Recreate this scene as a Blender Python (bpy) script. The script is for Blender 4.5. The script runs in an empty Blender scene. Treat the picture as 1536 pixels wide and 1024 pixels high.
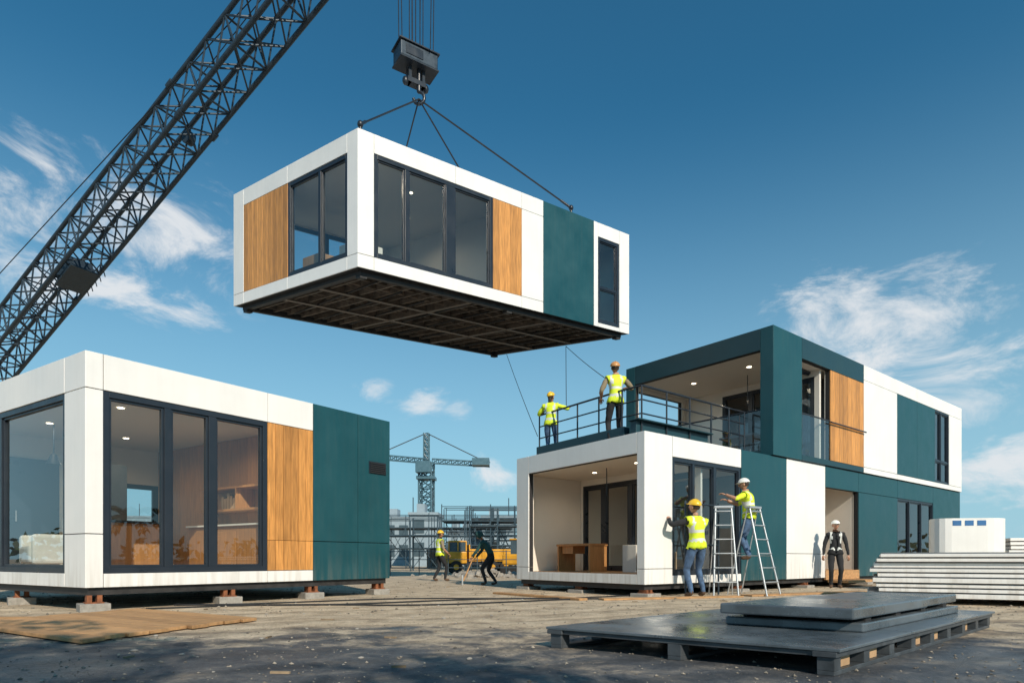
import bpy, bmesh, math, random
from mathutils import Vector, Matrix
random.seed(7)
S=bpy.context.scene
V=Vector
COL=S.collection

# ---------------------------------------------------------------- materials
def nmat(name):
    m=bpy.data.materials.new(name); m.use_nodes=True
    nt=m.node_tree; b=nt.nodes['Principled BSDF']
    return m,nt,b
def L(nt,a,b): nt.links.new(a,b)
def mat(name,col,rough=.5,metal=0,var=.15,vs=3.0,bump=0,bs=80,island=0,stretch=(1,1,1),spec=.5,rv=.1,dust=0):
    m,nt,b=nmat(name); N=nt.nodes
    tc=N.new('ShaderNodeTexCoord'); mp=N.new('ShaderNodeMapping'); mp.inputs['Scale'].default_value=stretch
    L(nt,tc.outputs['Object'],mp.inputs['Vector'])
    nz=N.new('ShaderNodeTexNoise'); nz.inputs['Scale'].default_value=vs; nz.inputs['Detail'].default_value=6; nz.inputs['Roughness'].default_value=.6
    L(nt,mp.outputs[0],nz.inputs['Vector'])
    mr=N.new('ShaderNodeMapRange'); mr.inputs[1].default_value=.3; mr.inputs[2].default_value=.7
    mr.inputs[3].default_value=1-var; mr.inputs[4].default_value=1+var
    L(nt,nz.outputs['Fac'],mr.inputs[0])
    fac=mr.outputs[0]
    if island:
        g=N.new('ShaderNodeNewGeometry'); m2=N.new('ShaderNodeMapRange'); m2.inputs[3].default_value=1-island; m2.inputs[4].default_value=1+island
        L(nt,g.outputs['Random Per Island'],m2.inputs[0])
        mu=N.new('ShaderNodeMath'); mu.operation='MULTIPLY'; L(nt,fac,mu.inputs[0]); L(nt,m2.outputs[0],mu.inputs[1]); fac=mu.outputs[0]
    vm=N.new('ShaderNodeVectorMath'); vm.operation='SCALE'; vm.inputs[0].default_value=col
    L(nt,fac,vm.inputs['Scale']); cout=vm.outputs[0]
    if dust:
        ge=N.new('ShaderNodeNewGeometry'); sp=N.new('ShaderNodeSeparateXYZ'); L(nt,ge.outputs['Position'],sp.inputs[0])
        m3=N.new('ShaderNodeMapRange'); L(nt,sp.outputs[2],m3.inputs[0]); m3.inputs[1].default_value=.2; m3.inputs[2].default_value=.85; m3.inputs[3].default_value=1; m3.inputs[4].default_value=.10
        ms=N.new('ShaderNodeMapping'); ms.inputs['Scale'].default_value=(9,9,.7); L(nt,tc.outputs['Object'],ms.inputs[0])
        n3=N.new('ShaderNodeTexNoise'); n3.inputs['Scale'].default_value=1.4; n3.inputs['Detail'].default_value=7; L(nt,ms.outputs[0],n3.inputs['Vector'])
        m4=N.new('ShaderNodeMapRange'); L(nt,n3.outputs['Fac'],m4.inputs[0]); m4.inputs[1].default_value=.42; m4.inputs[2].default_value=.75
        mu=N.new('ShaderNodeMath'); mu.operation='MULTIPLY'; L(nt,m3.outputs[0],mu.inputs[0]); L(nt,m4.outputs[0],mu.inputs[1])
        mu2=N.new('ShaderNodeMath'); mu2.operation='MULTIPLY'; L(nt,mu.outputs[0],mu2.inputs[0]); mu2.inputs[1].default_value=dust
        mx=N.new('ShaderNodeMix'); mx.data_type='RGBA'; L(nt,mu2.outputs[0],mx.inputs[0]); L(nt,cout,mx.inputs[6]); mx.inputs[7].default_value=(.33,.27,.20,1); cout=mx.outputs[2]
    L(nt,cout,b.inputs['Base Color'])
    r2=N.new('ShaderNodeMapRange'); r2.inputs[1].default_value=.3; r2.inputs[2].default_value=.7
    r2.inputs[3].default_value=max(0,rough-rv); r2.inputs[4].default_value=min(1,rough+rv)
    L(nt,nz.outputs['Fac'],r2.inputs[0]); L(nt,r2.outputs[0],b.inputs['Roughness'])
    b.inputs['Metallic'].default_value=metal
    b.inputs['Specular IOR Level'].default_value=spec
    if bump:
        n2=N.new('ShaderNodeTexNoise'); n2.inputs['Scale'].default_value=bs; n2.inputs['Detail'].default_value=4
        L(nt,mp.outputs[0],n2.inputs['Vector'])
        bp=N.new('ShaderNodeBump'); bp.inputs['Strength'].default_value=bump; bp.inputs['Distance'].default_value=.01
        L(nt,n2.outputs['Fac'],bp.inputs['Height']); L(nt,bp.outputs[0],b.inputs['Normal'])
    return m
WHITE=mat('white_panel',(.79,.78,.76),.45,var=.04,vs=1.2,bump=.04,bs=150,dust=.5)
INT=mat('interior_white',(.72,.67,.60),.7,var=.02)
TEAL=mat('teal_panel',(.008,.066,.082),.42,var=.12,vs=1.5,bump=.12,bs=220,dust=.25)
DTEAL=mat('dark_teal_panel',(.012,.045,.058),.42,var=.12,vs=1.5,bump=.1,bs=200)
FRAME=mat('anthracite_frame',(.016,.022,.032),.35,var=.1)
CORE=mat('dark_core',(.02,.02,.022),.8)
WOOD=mat('larch_cladding',(.52,.235,.062),.5,var=.32,vs=5,bump=.25,bs=30,island=.26,stretch=(6,6,.5))
WOODI=mat('oak_interior',(.45,.21,.075),.45,var=.2,vs=5,bump=.1,bs=30,island=.14,stretch=(5,5,.5))
FLOORW=mat('floor_boards',(.36,.20,.09),.4,var=.2,vs=3,stretch=(1,6,1))
STEEL=mat('crane_steel',(.030,.048,.068),.45,metal=.3,var=.25,vs=6)
CHASSIS=mat('chassis_steel',(.040,.038,.038),.6,metal=.3,var=.4,vs=5)
CHASSIS2=mat('chassis_beam',(.12,.095,.075),.6,metal=.1,var=.45,vs=5,island=.4)
RUST=mat('rusty_steel',(.24,.085,.035),.75,metal=.2,var=.4,vs=14)
CONC=mat('concrete_block',(.30,.28,.25),.9,var=.25,vs=14,bump=.5,bs=60)
ALU=mat('aluminium',(.50,.52,.54),.4,metal=.6,var=.1)
CABLE=mat('steel_cable',(.03,.032,.036),.5,metal=.4)
SLAB=mat('steel_plate',(.12,.145,.165),.30,metal=.3,var=.35,vs=2.6,bump=.10,bs=25,rv=.18)
PALLET=mat('pallet_steel',(.07,.08,.09),.5,metal=.3,var=.35,vs=6)
PLY=mat('plywood',(.45,.255,.115),.75,var=.3,vs=4,bump=.2,bs=40,island=.22,stretch=(1,5,5))
OFFC=mat('weathered_offcut',(.22,.16,.10),.85,var=.3,vs=9,island=.4)
CARD=mat('cardboard',(.42,.27,.15),.8)
FABRIC=mat('armchair_fabric',(.74,.71,.66),.9,bump=.3,bs=200)
YEL=mat('machine_yellow',(.62,.30,.02),.4,var=.2)
TYRE=mat('tyre_rubber',(.02,.02,.02),.85)
HVY=mat('hi_vis_yellow',(.66,.80,.03),.7,var=.14,vs=12)
REFL=mat('reflective_tape',(.62,.64,.62),.35)
JEANS=mat('denim',(.06,.11,.20),.9,var=.4,vs=14,bump=.2)
BLACK=mat('black_cloth',(.018,.019,.022),.9,var=.2,bump=.2)
HOOD=mat('teal_hoodie',(.02,.07,.07),.9,var=.2)
KHAKI=mat('work_shirt',(.25,.2,.13),.9)
SKIN=mat('skin',(.42,.22,.14),.5,var=.08)
HAIR=mat('hair',(.03,.018,.012),.7)
BOOT=mat('boots',(.10,.055,.03),.7)
HATY=mat('helmet_yellow',(.78,.48,.03),.3,var=.05)
HATW=mat('helmet_white',(.78,.78,.74),.3,var=.05)
HATO=mat('helmet_tan',(.55,.27,.10),.35,var=.05)
EYEW=mat('eye_white',(.7,.7,.68),.3)
LIP=mat('lips',(.33,.12,.09),.5)
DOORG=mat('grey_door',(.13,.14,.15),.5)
BLUE=mat('blue_label',(.02,.13,.33),.5)
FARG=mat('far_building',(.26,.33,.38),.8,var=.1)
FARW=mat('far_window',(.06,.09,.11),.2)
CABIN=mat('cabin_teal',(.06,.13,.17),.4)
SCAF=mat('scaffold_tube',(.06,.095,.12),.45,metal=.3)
LEAF=mat('foliage',(.055,.085,.028),.6,var=.4,vs=.8,island=.45)
BARK=mat('bark',(.10,.075,.05),.9,var=.3,vs=8,bump=.5)
m,nt,b=nmat('lamp_emit'); b.inputs['Emission Color'].default_value=(1,.86,.62,1); b.inputs['Emission Strength'].default_value=7; LAMP=m
m,nt,b=nmat('window_glass'); nt.nodes.remove(b)
o=nt.nodes['Material Output']; tr=nt.nodes.new('ShaderNodeBsdfTransparent'); tr.inputs[0].default_value=(.82,.88,.89,1)
gl=nt.nodes.new('ShaderNodeBsdfGlossy'); gl.inputs['Roughness'].default_value=.01; gl.inputs[0].default_value=(.95,.98,1,1)
# Schlick reflectance of a double-glazed pane, the same from both sides
lw=nt.nodes.new('ShaderNodeLayerWeight'); lw.inputs['Blend'].default_value=.5
pw=nt.nodes.new('ShaderNodeMath'); pw.operation='POWER'; L(nt,lw.outputs['Facing'],pw.inputs[0]); pw.inputs[1].default_value=4.0
ma=nt.nodes.new('ShaderNodeMath'); ma.operation='MULTIPLY_ADD'; L(nt,pw.outputs[0],ma.inputs[0]); ma.inputs[1].default_value=.90; ma.inputs[2].default_value=.09
mx=nt.nodes.new('ShaderNodeMixShader'); L(nt,ma.outputs[0],mx.inputs[0]); L(nt,tr.outputs[0],mx.inputs[1]); L(nt,gl.outputs[0],mx.inputs[2]); L(nt,mx.outputs[0],o.inputs[0]); GLASS=m

# ---------------------------------------------------------------- geometry helper
ID=lambda x,y,z:V((x,y,z))
def frame(O,eR,eL,up=(0,0,1)):
    O,eR,eL,up=V(O),V(eR),V(eL),V(up)
    return lambda s,t,z:O+eR*s+eL*t+up*z
class G:
    def __init__(s,name,loc=(0,0,0)):
        s.e=bpy.data.objects.new(name,None); s.e.empty_display_size=.2; COL.objects.link(s.e); s.loc=V(loc); s.e.location=s.loc; s.p={}
    def add(s,part,m,vs,fs,smooth=False,bevel=0,mats=None):
        d=s.p.setdefault(part,[m,[],[],smooth,bevel])
        o=len(d[1]); d[1]+=[V(v)-s.loc for v in vs]; d[2]+=[tuple(i+o for i in f) for f in fs]
    def box(s,part,m,P,a,b,bevel=0):
        (x0,y0,z0),(x1,y1,z1)=a,b
        vs=[P(x,y,z) for z in(z0,z1) for y in(y0,y1) for x in(x0,x1)]
        s.add(part,m,vs,[(0,1,3,2),(4,6,7,5),(0,4,5,1),(2,3,7,6),(0,2,6,4),(1,5,7,3)],bevel=bevel)
    def quad(s,part,m,pts): s.add(part,m,pts,[tuple(range(len(pts)))])
    def tube(s,part,m,p0,p1,r0,r1=None,n=8,cap=True):
        p0,p1=V(p0),V(p1); r1=r0 if r1 is None else r1
        d=(p1-p0)
        if d.length<1e-6: return
        d.normalize(); a=d.orthogonal().normalized(); c=d.cross(a)
        vs=[p+ (a*math.cos(2*math.pi*i/n)+c*math.sin(2*math.pi*i/n))*r for p,r in((p0,r0),(p1,r1)) for i in range(n)]
        fs=[(i,(i+1)%n,n+(i+1)%n,n+i) for i in range(n)]
        if cap: fs+=[tuple(range(n)),tuple(range(n,2*n))]
        s.add(part,m,vs,fs,smooth=n>6)
    def path(s,part,m,pts,r,n=6):
        for a,b in zip(pts[:-1],pts[1:]): s.tube(part,m,a,b,r,n=n)
    def ell(s,part,m,c,rad,R=None,nu=14,nv=9,zmin=-1,f=None):
        c=V(c); vs=[];fs=[]
        th0=math.asin(max(-1,min(1,zmin)))
        for j in range(nv+1):
            th=th0+(math.pi/2-th0)*j/nv
            for i in range(nu):
                ph=2*math.pi*i/nu
                p=V((math.cos(th)*math.cos(ph),math.cos(th)*math.sin(ph),math.sin(th)))
                if f: p=f(p)
                p=V((p.x*rad[0],p.y*rad[1],p.z*rad[2]))
                if R: p=R@p
                vs.append(c+p)
        for j in range(nv):
            for i in range(nu):
                fs.append((j*nu+i,j*nu+(i+1)%nu,(j+1)*nu+(i+1)%nu,(j+1)*nu+i))
        s.add(part,m,vs,fs,smooth=True)
    def done(s):
        for k,(m,vs,fs,sm,bv) in s.p.items():
            me=bpy.data.meshes.new(k); me.from_pydata([tuple(v) for v in vs],[],fs)
            bm=bmesh.new(); bm.from_mesh(me); bmesh.ops.recalc_face_normals(bm,faces=bm.faces); bm.to_mesh(me); bm.free()
            me.materials.append(m)
            if sm:
                for p in me.polygons: p.use_smooth=True
            ob=bpy.data.objects.new(k,me); COL.objects.link(ob); ob.parent=s.e
            if sm:
                md=ob.modifiers.new('es','EDGE_SPLIT'); md.split_angle=math.radians(50)
            if bv:
                md=ob.modifiers.new('bv','BEVEL'); md.width=bv; md.segments=2; md.limit_method='ANGLE'
        return s.e

# ---------------------------------------------------------------- module parts
def panel(g,F,a0,a1,z0,z1,m,part,LEN,gap=.006):
    g.box(part,m,F,(a0+gap,0,z0+gap),(a1-gap,.03,z1-gap),bevel=.004)
    c0,c1=max(a0,.032),min(a1,LEN-.032)
    g.box('wall_core',CORE,F,(c0,.031,z0+.001),(c1,.14,z1-.002))
    c0,c1=max(a0,.15),min(a1,LEN-.15)
    if c1>c0: g.box('interior_lining',INT,F,(c0,.1405,max(z0,.1)),(c1,.16,min(z1,z1-.05)))
def boards(g,F,a0,a1,z0,z1,part,LEN,w=.135,cuts=()):
    n=max(1,round((a1-a0)/w)); w=(a1-a0)/n
    zs=[z0]+list(cuts)+[z1]
    for i in range(n):
        for za,zb in zip(zs[:-1],zs[1:]):
            g.box(part,WOOD,F,(a0+i*w+.004,.004,za+.003),(a0+(i+1)*w-.004,.028,zb-.003),bevel=.003)
    g.box('wall_core',CORE,F,(max(a0,.032),.029,z0+.001),(a1,.14,z1-.002))
    g.box('interior_lining',INT,F,(a0,.1405,z0),(a1,.16,z1))
def window(g,F,a0,a1,z0,z1,mull=(),trans=(),w=.06,dep=(.015,.13),gd=.07,sash=True):
    d0,d1=dep
    fb=lambda a,b,c,d,e,f,p='window_frame':g.box(p,FRAME,F,(a,e,c),(b,f,d),bevel=.003)
    fb(a0,a0+w,z0,z1,d0,d1); fb(a1-w,a1,z0,z1,d0,d1)
    fb(a0+w,a1-w,z1-w,z1,d0,d1-.002); fb(a0+w,a1-w,z0,z0+w,d0,d1-.002)
    xs=[a0+w]
    for c,mw in mull:
        fb(c-mw/2,c+mw/2,z0+w,z1-w,d0+.004,d1-.004); xs+= [c-mw/2,c+mw/2]
    xs.append(a1-w)
    for i in range(0,len(xs),2):
        x0,x1=xs[i],xs[i+1]
        zz=[z0+w]+[q for t in trans for q in (t-.025,t+.025)]+[z1-w]
        for t in trans: fb(x0,x1,t-.025,t+.025,d0+.008,d1-.008)
        for j in range(0,len(zz),2):
            q0,q1=zz[j],zz[j+1]; k=.035
            if sash:
                fb(x0,x0+k,q0,q1,gd-.03,gd+.03,'window_sash'); fb(x1-k,x1,q0,q1,gd-.03,gd+.03,'window_sash')
                fb(x0+k,x1-k,q0,q0+k,gd-.028,gd+.028,'window_sash'); fb(x0+k,x1-k,q1-k,q1,gd-.028,gd+.028,'window_sash')
            e=random.uniform(-.004,.004)
            g.quad('glass_%d_%d'%(int(abs(x0)*100),int(q0*100)),GLASS,[F(x0,gd+e,q0),F(x1,gd-e,q0),F(x1,gd-e,q1),F(x0,gd+e,q1)])
def faces(P,Ln,W):
    return (lambda a,d,z:P(a,d,z)),(lambda a,d,z:P(d,a,z)),(lambda a,d,z:P(a,W-d,z)),(lambda a,d,z:P(Ln-d,a,z))
def downlight(g,P,s,t,z,power=0,r=.05):
    c=P(s,t,z); n=12
    vs=[c+V((math.cos(2*math.pi*i/n)*r,math.sin(2*math.pi*i/n)*r,-.008)) for i in range(n)]
    g.add('downlight',LAMP,vs,[tuple(range(n))])
    if power:
        ld=bpy.data.lights.new('lamp','SPOT'); ld.energy=power; ld.color=(1,.80,.56); ld.shadow_soft_size=.10; ld.spot_size=math.radians(165); ld.spot_blend=.7
        lo=bpy.data.objects.new('ceiling_lamp_light',ld); lo.location=c-V((0,0,.03))-g.loc; COL.objects.link(lo); lo.parent=g.e
def foot(g,c,h,w=.36):
    F=frame(c,(.75,.66,0),(-.66,.75,0))
    g.box('foundation_block',CONC,F,(-w/2,-w/2,-.02),(w/2,w/2,h*.5),bevel=.01)
    g.box('steel_jack',RUST,F,(-.09,-.09,h*.5),(-.03,.09,h)); g.box('steel_jack',RUST,F,(.03,-.09,h*.5),(.09,.09,h))
    g.box('steel_jack',RUST,F,(-.11,-.11,h*.5),(.11,.11,h*.5+.015))

# ================================================================ HOUSE (left)
g=G('modular_house',(-5.76,8.46,0))
Ln,W,h=5.49,5.0,3.222
P=frame((-5.76,8.46,.324),(.592,.806,0),(-.8436,.5369,0)); LP=P
R,Lf,RB,LB=faces(P,Ln,W)
cz=[0,.74,2.72,h]
for i in range(3):
    panel(g,R,0,.22,cz[i],cz[i+1],WHITE,'white_panels',Ln)
    panel(g,Lf,0,.62,cz[i],cz[i+1],WHITE,'white_panels',W)
    panel(g,Lf,4.3,W,cz[i],cz[i+1],WHITE,'white_panels',W)
panel(g,R,.22,2.72,2.72,h,WHITE,'white_panels',Ln); panel(g,R,2.72,3.63,2.72,h,WHITE,'white_panels',Ln)
panel(g,R,.22,2.72,0,.2,WHITE,'white_panels',Ln); panel(g,R,2.72,3.63,0,.2,WHITE,'white_panels',Ln)
boards(g,R,2.72,3.63,.2,2.72,'wood_cladding',Ln,w=.15,cuts=(.72,))
for a,b_ in((3.63,4.66),(4.66,5.49)):
    panel(g,R,a,b_,0,.72,TEAL,'teal_panels',Ln); panel(g,R,a,b_,.72,h,TEAL,'teal_panels',Ln)
panel(g,Lf,.62,4.3,2.72,h,WHITE,'white_panels',W); panel(g,Lf,.62,4.3,0,.2,WHITE,'white_panels',W)
window(g,R,.22,2.72,.2,2.72,mull=((1.09,.10),(1.77,.12)),w=.08)
window(g,Lf,.62,4.3,.2,2.72,mull=((2.9,.10),),w=.08)
panel(g,RB,0,2.7,0,h,WHITE,'white_panels',Ln); panel(g,RB,3.45,Ln,0,h,WHITE,'white_panels',Ln)
panel(g,RB,2.7,3.45,0,.9,WHITE,'white_panels',Ln); panel(g,RB,2.7,3.45,2.0,h,WHITE,'white_panels',Ln)
window(g,RB,2.7,3.45,.9,2.0)
panel(g,LB,0,2.5,0,h,TEAL,'teal_panels',W); panel(g,LB,2.5,W,0,h,TEAL,'teal_panels',W)
g.box('floor',FLOORW,P,(.1,.1,.02),(Ln-.1,W-.1,.19)); g.box('chassis',CHASSIS,P,(.06,.06,-.1),(Ln-.06,W-.06,.015))
g.box('ceiling',INT,P,(.16,.16,2.74),(Ln-.1,W-.1,2.79)); g.box('roof',WHITE,P,(.035,.035,h-.06),(Ln-.035,W-.035,h-.012))
g.box('vent',FRAME,R,(4.93,-.012,2.10),(5.37,-.002,2.34))
for i in range(6): g.box('vent_slats',CORE,R,(4.95,-.03,2.115+i*.037),(5.35,-.013,2.13+i*.037))
for i in range(16): g.box('interior_wood_wall',WOODI,P,(3.42,.17+i*.29,.19),(3.46,.17+i*.29+.285,2.738),bevel=.003)
g.box('partition',INT,P,(3.461,.17,.19),(3.50,4.83,2.738))
g.box('shelf_unit',WOODI,P,(3.05,.5,1.30),(3.415,2.6,1.34)); g.box('shelf_unit',WOODI,P,(3.05,.5,1.72),(3.415,2.6,1.76))
g.box('shelf_unit',WOODI,P,(3.05,1.4,1.34),(3.415,1.44,1.72)); g.box('cabinet',WOODI,P,(2.85,.4,.19),(3.415,2.6,1.0),bevel=.006)
g.box('cabinet',CORE,P,(2.84,1.1,.3),(2.848,1.9,.9)); g.box('cabinet_top',INT,P,(2.8,.38,1.0),(3.415,2.62,1.03))
for k in range(5): g.box('shelf_books',CARD,P,(3.15,1.6+k*.09,1.34),(3.33,1.67+k*.09,1.55+.05*(k%3)))
g.box('kitchen_island',WOODI,P,(1.5,2.7,.19),(2.5,3.3,1.05),bevel=.006); g.box('island_top',FRAME,P,(1.45,2.65,1.05),(2.55,3.35,1.09))
g.box('inner_door',FRAME,P,(.75,4.76,.19),(1.55,4.82,2.3),bevel=.004); g.box('tall_cabinet',DOORG,P,(1.9,4.3,.19),(2.55,4.8,2.3))
g.tube('inner_door_handle',ALU,P(.85,4.73,1.1),P(.85,4.73,1.3),.012)
downlight(g,P,.9,1.0,2.74,45); downlight(g,P,2.4,1.2,2.74,45); downlight(g,P,2.2,3.6,2.74,30); downlight(g,P,.8,3.2,2.74,45)
g.tube('pendant_cord',FRAME,P(.9,3.3,2.74),P(.9,3.3,2.2),.008); g.tube('pendant_shade',FRAME,P(.9,3.3,2.22),P(.9,3.3,2.05),.05,.12,n=14)
for s,t in((.15,.12),(2.1,.15),(3.7,.15),(5.3,.15),(.2,2.6),(.3,4.8),(5.3,4.8)): foot(g,V((P(s,t,0).x,P(s,t,0).y,0)),.224)
g.done()
g=G('armchair',P(.62,2.75,.2)); A=frame(P(.62,2.75,.195),(.75,-.66,0),(.66,.75,0))
g.box('seat',FABRIC,A,(-.34,-.34,.14),(.34,.34,.42),bevel=.05); g.box('backrest',FABRIC,A,(-.36,.26,.3),(.36,.42,.95),bevel=.06)
g.box('armrest',FABRIC,A,(-.46,-.32,.12),(-.345,.35,.6),bevel=.05); g.box('armrest',FABRIC,A,(.345,-.32,.12),(.46,.35,.6),bevel=.05)
for x in(-.38,.38):
    for y in(-.26,.3): g.tube('legs',FRAME,A(x,y,.0),A(x,y,.14),.02)
g.done()

# ================================================================ SUSPENDED UNIT
g=G('suspended_modular_house',(-3.32,13.5,7.0))
Ln,W,h=8.69,5.30,3.0
P=frame((-3.32,13.5,7.01),(.788,.616,.053),(-.7826,.6225,.0887)); H=P
R,Lf,RB,LB=faces(P,Ln,W)
zb,zt=.33,2.57
for za,zc in((0,.30),(.30,h)):
    panel(g,R,0,.38,za,zc,WHITE,'white_panels',Ln); panel(g,Lf,0,.38,za,zc,WHITE,'white_panels',W)
    panel(g,Lf,4.78,W,za,zc,WHITE,'white_panels',W); panel(g,R,4.54,5.28,za,min(zc,zt) if zc==h else zc,WHITE,'white_panels',Ln)
    panel(g,R,8.26,Ln,za,zc,WHITE,'white_panels',Ln)
for a,b_ in((.38,2.5),(2.5,4.54),(4.54,5.28)): panel(g,R,a,b_,zt,h,WHITE,'white_panels',Ln)
panel(g,R,.38,4.54,0,.30,WHITE,'white_panels',Ln)
boards(g,R,3.62,4.54,.30,zt,'wood_cladding',Ln,w=.19)
panel(g,R,5.28,7.19,0,h,TEAL,'teal_panels',Ln)
panel(g,R,7.19,7.36,0,h,WHITE,'white_panels',Ln); panel(g,R,7.36,8.26,zt+.02,h,WHITE,'white_panels',Ln); panel(g,R,7.36,8.26,0,.12,WHITE,'white_panels',Ln)
window(g,R,.38,3.62,.30,zt,mull=((1.21,.10),(2.37,.26)),w=.09)
window(g,R,7.36,8.26,.12,zt+.02,trans=(1.15,),w=.09)
panel(g,Lf,.38,2.72,zt,h,WHITE,'white_panels',W); panel(g,Lf,2.72,4.78,zt,h,WHITE,'white_panels',W)
panel(g,Lf,.38,2.72,0,.30,WHITE,'white_panels',W); panel(g,Lf,2.72,4.78,0,.30,WHITE,'white_panels',W)
window(g,Lf,.38,2.72,.30,zt,mull=((1.43,.10),),w=.09)
boards(g,Lf,2.72,4.78,.30,zt,'wood_cladding',W,w=.23)
panel(g,LB,0,W,0,h,WHITE,'white_panels',W)
panel(g,RB,0,.9,0,h,WHITE,'white_panels',Ln); panel(g,RB,4.2,Ln,0,h,WHITE,'white_panels',Ln)
panel(g,RB,.9,4.2,0,.3,WHITE,'white_panels',Ln); panel(g,RB,.9,4.2,zt,h,WHITE,'white_panels',Ln)
window(g,RB,.9,4.2,.3,zt,mull=((2.5,.1),))
g.box('floor_deck',CHASSIS,P,(.15,.15,.24),(Ln-.15,W-.15,.29))
g.box('ceiling',INT,P,(.16,.16,2.6),(Ln-.16,W-.16,2.65)); g.box('roof',WHITE,P,(.035,.035,h-.06),(Ln-.035,W-.035,h-.012))
g.box('partition',INT,P,(4.4,.17,.29),(4.48,W-.17,2.598)); g.box('counter',INT,P,(.6,1.0,.29),(1.3,1.6,.95),bevel=.01); g.box('counter',INT,P,(2.6,3.3,.29),(3.6,4.2,1.3))
g.box('bench',FLOORW,P,(.3,1.9,.29),(.9,2.6,.8),bevel=.02)
downlight(g,P,.6,.6,2.6,34); downlight(g,P,2.2,1.2,2.6,34); downlight(g,P,3.2,2.6,2.6,30)
for t in(.16,W-.30): g.box('perimeter_beam',CHASSIS,P,(.16,t,-.10),(Ln-.16,t+.14,.235))
for s in(.16,Ln-.30): g.box('perimeter_beam',CHASSIS,P,(s,.301,-.09),(s+.14,W-.301,.23))
for t in(1.85,3.35): g.box('main_beams',CHASSIS2,P,(.31,t,-.07),(Ln-.31,t+.07,.12)); g.box('main_beams',CHASSIS2,P,(.31,t-.04,-.085),(Ln-.31,t+.11,-.075))
n=21
for i in range(n):
    s=.5+i*(Ln-1.1)/(n-1); big=i in(7,14)
    g.box('cross_beams' if big else 'joists',CHASSIS2,P,(s,.31,-.035 if not big else -.09),(s+(.12 if big else .04),W-.31,.10))
for t in(.55,.8,1.2,1.5,2.2,2.6,2.95,3.7,4.1,4.5,4.8): g.box('stringers',CHASSIS2,P,(.32,t,.05 if int(t*10)%2 else -.0),(Ln-.32,t+.035,.2))
for i in range(9): g.tube('services_pipe',CABLE,P(.8+i*.85,.5+.3*(i%3),-.06),P(1.3+i*.8,W-.6,-.04),.022,n=6)
for s,t in((.25,.25),(Ln-.25,.25),(.25,W-.25),(Ln-.25,W-.25),(4.3,.25)): g.box('corner_casting',CHASSIS,P,(s-.08,t-.08,-.16),(s+.08,t+.08,-.08))
for s,t in((.15,.14),(6.43,.12),(8.3,4.2),(4.0,4.6)):
    g.tube('lifting_lug',FRAME,P(s,t,h-.02),P(s,t,h+.14),.035)
    g.ell('lifting_shackle',FRAME,P(s,t,h+.17),(.07,.07,.08),nu=8,nv=6)
g.done()

# ================================================================ TWO-STOREY HOUSE (right)
g=G('two_storey_modular_house',(2.4875,11.75,0))
Ln,W,h=17.58,4.12,2.9
P=frame((2.4875,11.75,.2325),(.782,.6234,0),(-.5764,.8172,0)); RP=P
R,Lf,RB,LB=faces(P,Ln,W)
for za,zc in((0,.30),(.30,h)):
    panel(g,R,0,.84,za,zc,WHITE,'white_panels',Ln); panel(g,Lf,3.64,W,za,zc,WHITE,'white_panels',W)
    panel(g,Lf,0,.2,za,zc,WHITE,'white_panels',W)
panel(g,Lf,.2,3.64,2.49,h,WHITE,'white_panels',W); panel(g,Lf,.2,3.64,0,.2,WHITE,'white_panels',W)
panel(g,R,.84,3.27,2.49,h,WHITE,'white_panels',Ln); panel(g,R,.84,3.27,0,.17,WHITE,'white_panels',Ln)
window(g,R,.84,3.27,.17,2.49,mull=((1.55,.07),(2.3,.10)),w=.08)
panel(g,R,3.27,5.23,0,h,TEAL,'teal_panels',Ln)
panel(g,R,5.23,7.2,0,.62,WHITE,'white_panels',Ln); panel(g,R,5.23,7.2,.62,h,WHITE,'white_panels',Ln)
panel(g,R,7.2,9.18,2.35,h,TEAL,'teal_panels',Ln); panel(g,R,9.18,11.9,2.35,h,TEAL,'teal_panels',Ln); panel(g,R,11.9,14.9,2.35,h,TEAL,'teal_panels',Ln)
panel(g,R,14.9,Ln,0,h,TEAL,'teal_panels',Ln); panel(g,R,9.18,11.9,0,2.35,TEAL,'teal_panels',Ln); panel(g,R,11.9,14.9,0,.4,TEAL,'teal_panels',Ln)
window(g,R,11.9,14.9,.4,2.35,mull=((12.9,.08),(13.9,.08)))
panel(g,RB,0,9,0,h,WHITE,'white_panels',Ln); panel(g,RB,9,Ln,0,h,WHITE,'white_panels',Ln); panel(g,LB,0,W,0,h,TEAL,'teal_panels',W)
g.box('floor',FLOORW,P,(.03,.165,.02),(Ln-.1,W-.17,.195)); g.box('chassis',CHASSIS,P,(.08,.08,-.1),(Ln-.08,W-.08,.015))
g.box('ceiling',INT,P,(.16,.16,2.50),(Ln-.17,W-.17,2.54)); g.box('roof',DTEAL,P,(.035,.035,h-.05),(Ln-.035,W-.035,h-.012))
PS=2.0
g.box('room_partition',INT,P,(PS,.17,.195),(PS+.06,.35,2.499)); g.box('room_partition',INT,P,(PS,3.85,.195),(PS+.06,W-.17,2.499))
PF=lambda a,d,z:P(PS+d,a,z)
window(g,PF,.35,3.85,.2,2.35,mull=((1.3,.10),(2.2,.14),(3.1,.16)),dep=(0,.1),gd=.05,w=.09)
g.box('room_partition',INT,P,(PS,.35,2.35),(PS+.06,3.85,2.499))
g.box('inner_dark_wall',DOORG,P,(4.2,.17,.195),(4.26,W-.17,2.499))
g.tube('pendant_cord',FRAME,P(.9,1.9,2.5),P(.9,1.9,1.9),.012)
downlight(g,P,.9,1.0,2.5,28); downlight(g,P,1.2,2.6,2.5,32); downlight(g,P,3.2,1.2,2.5,20)
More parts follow.
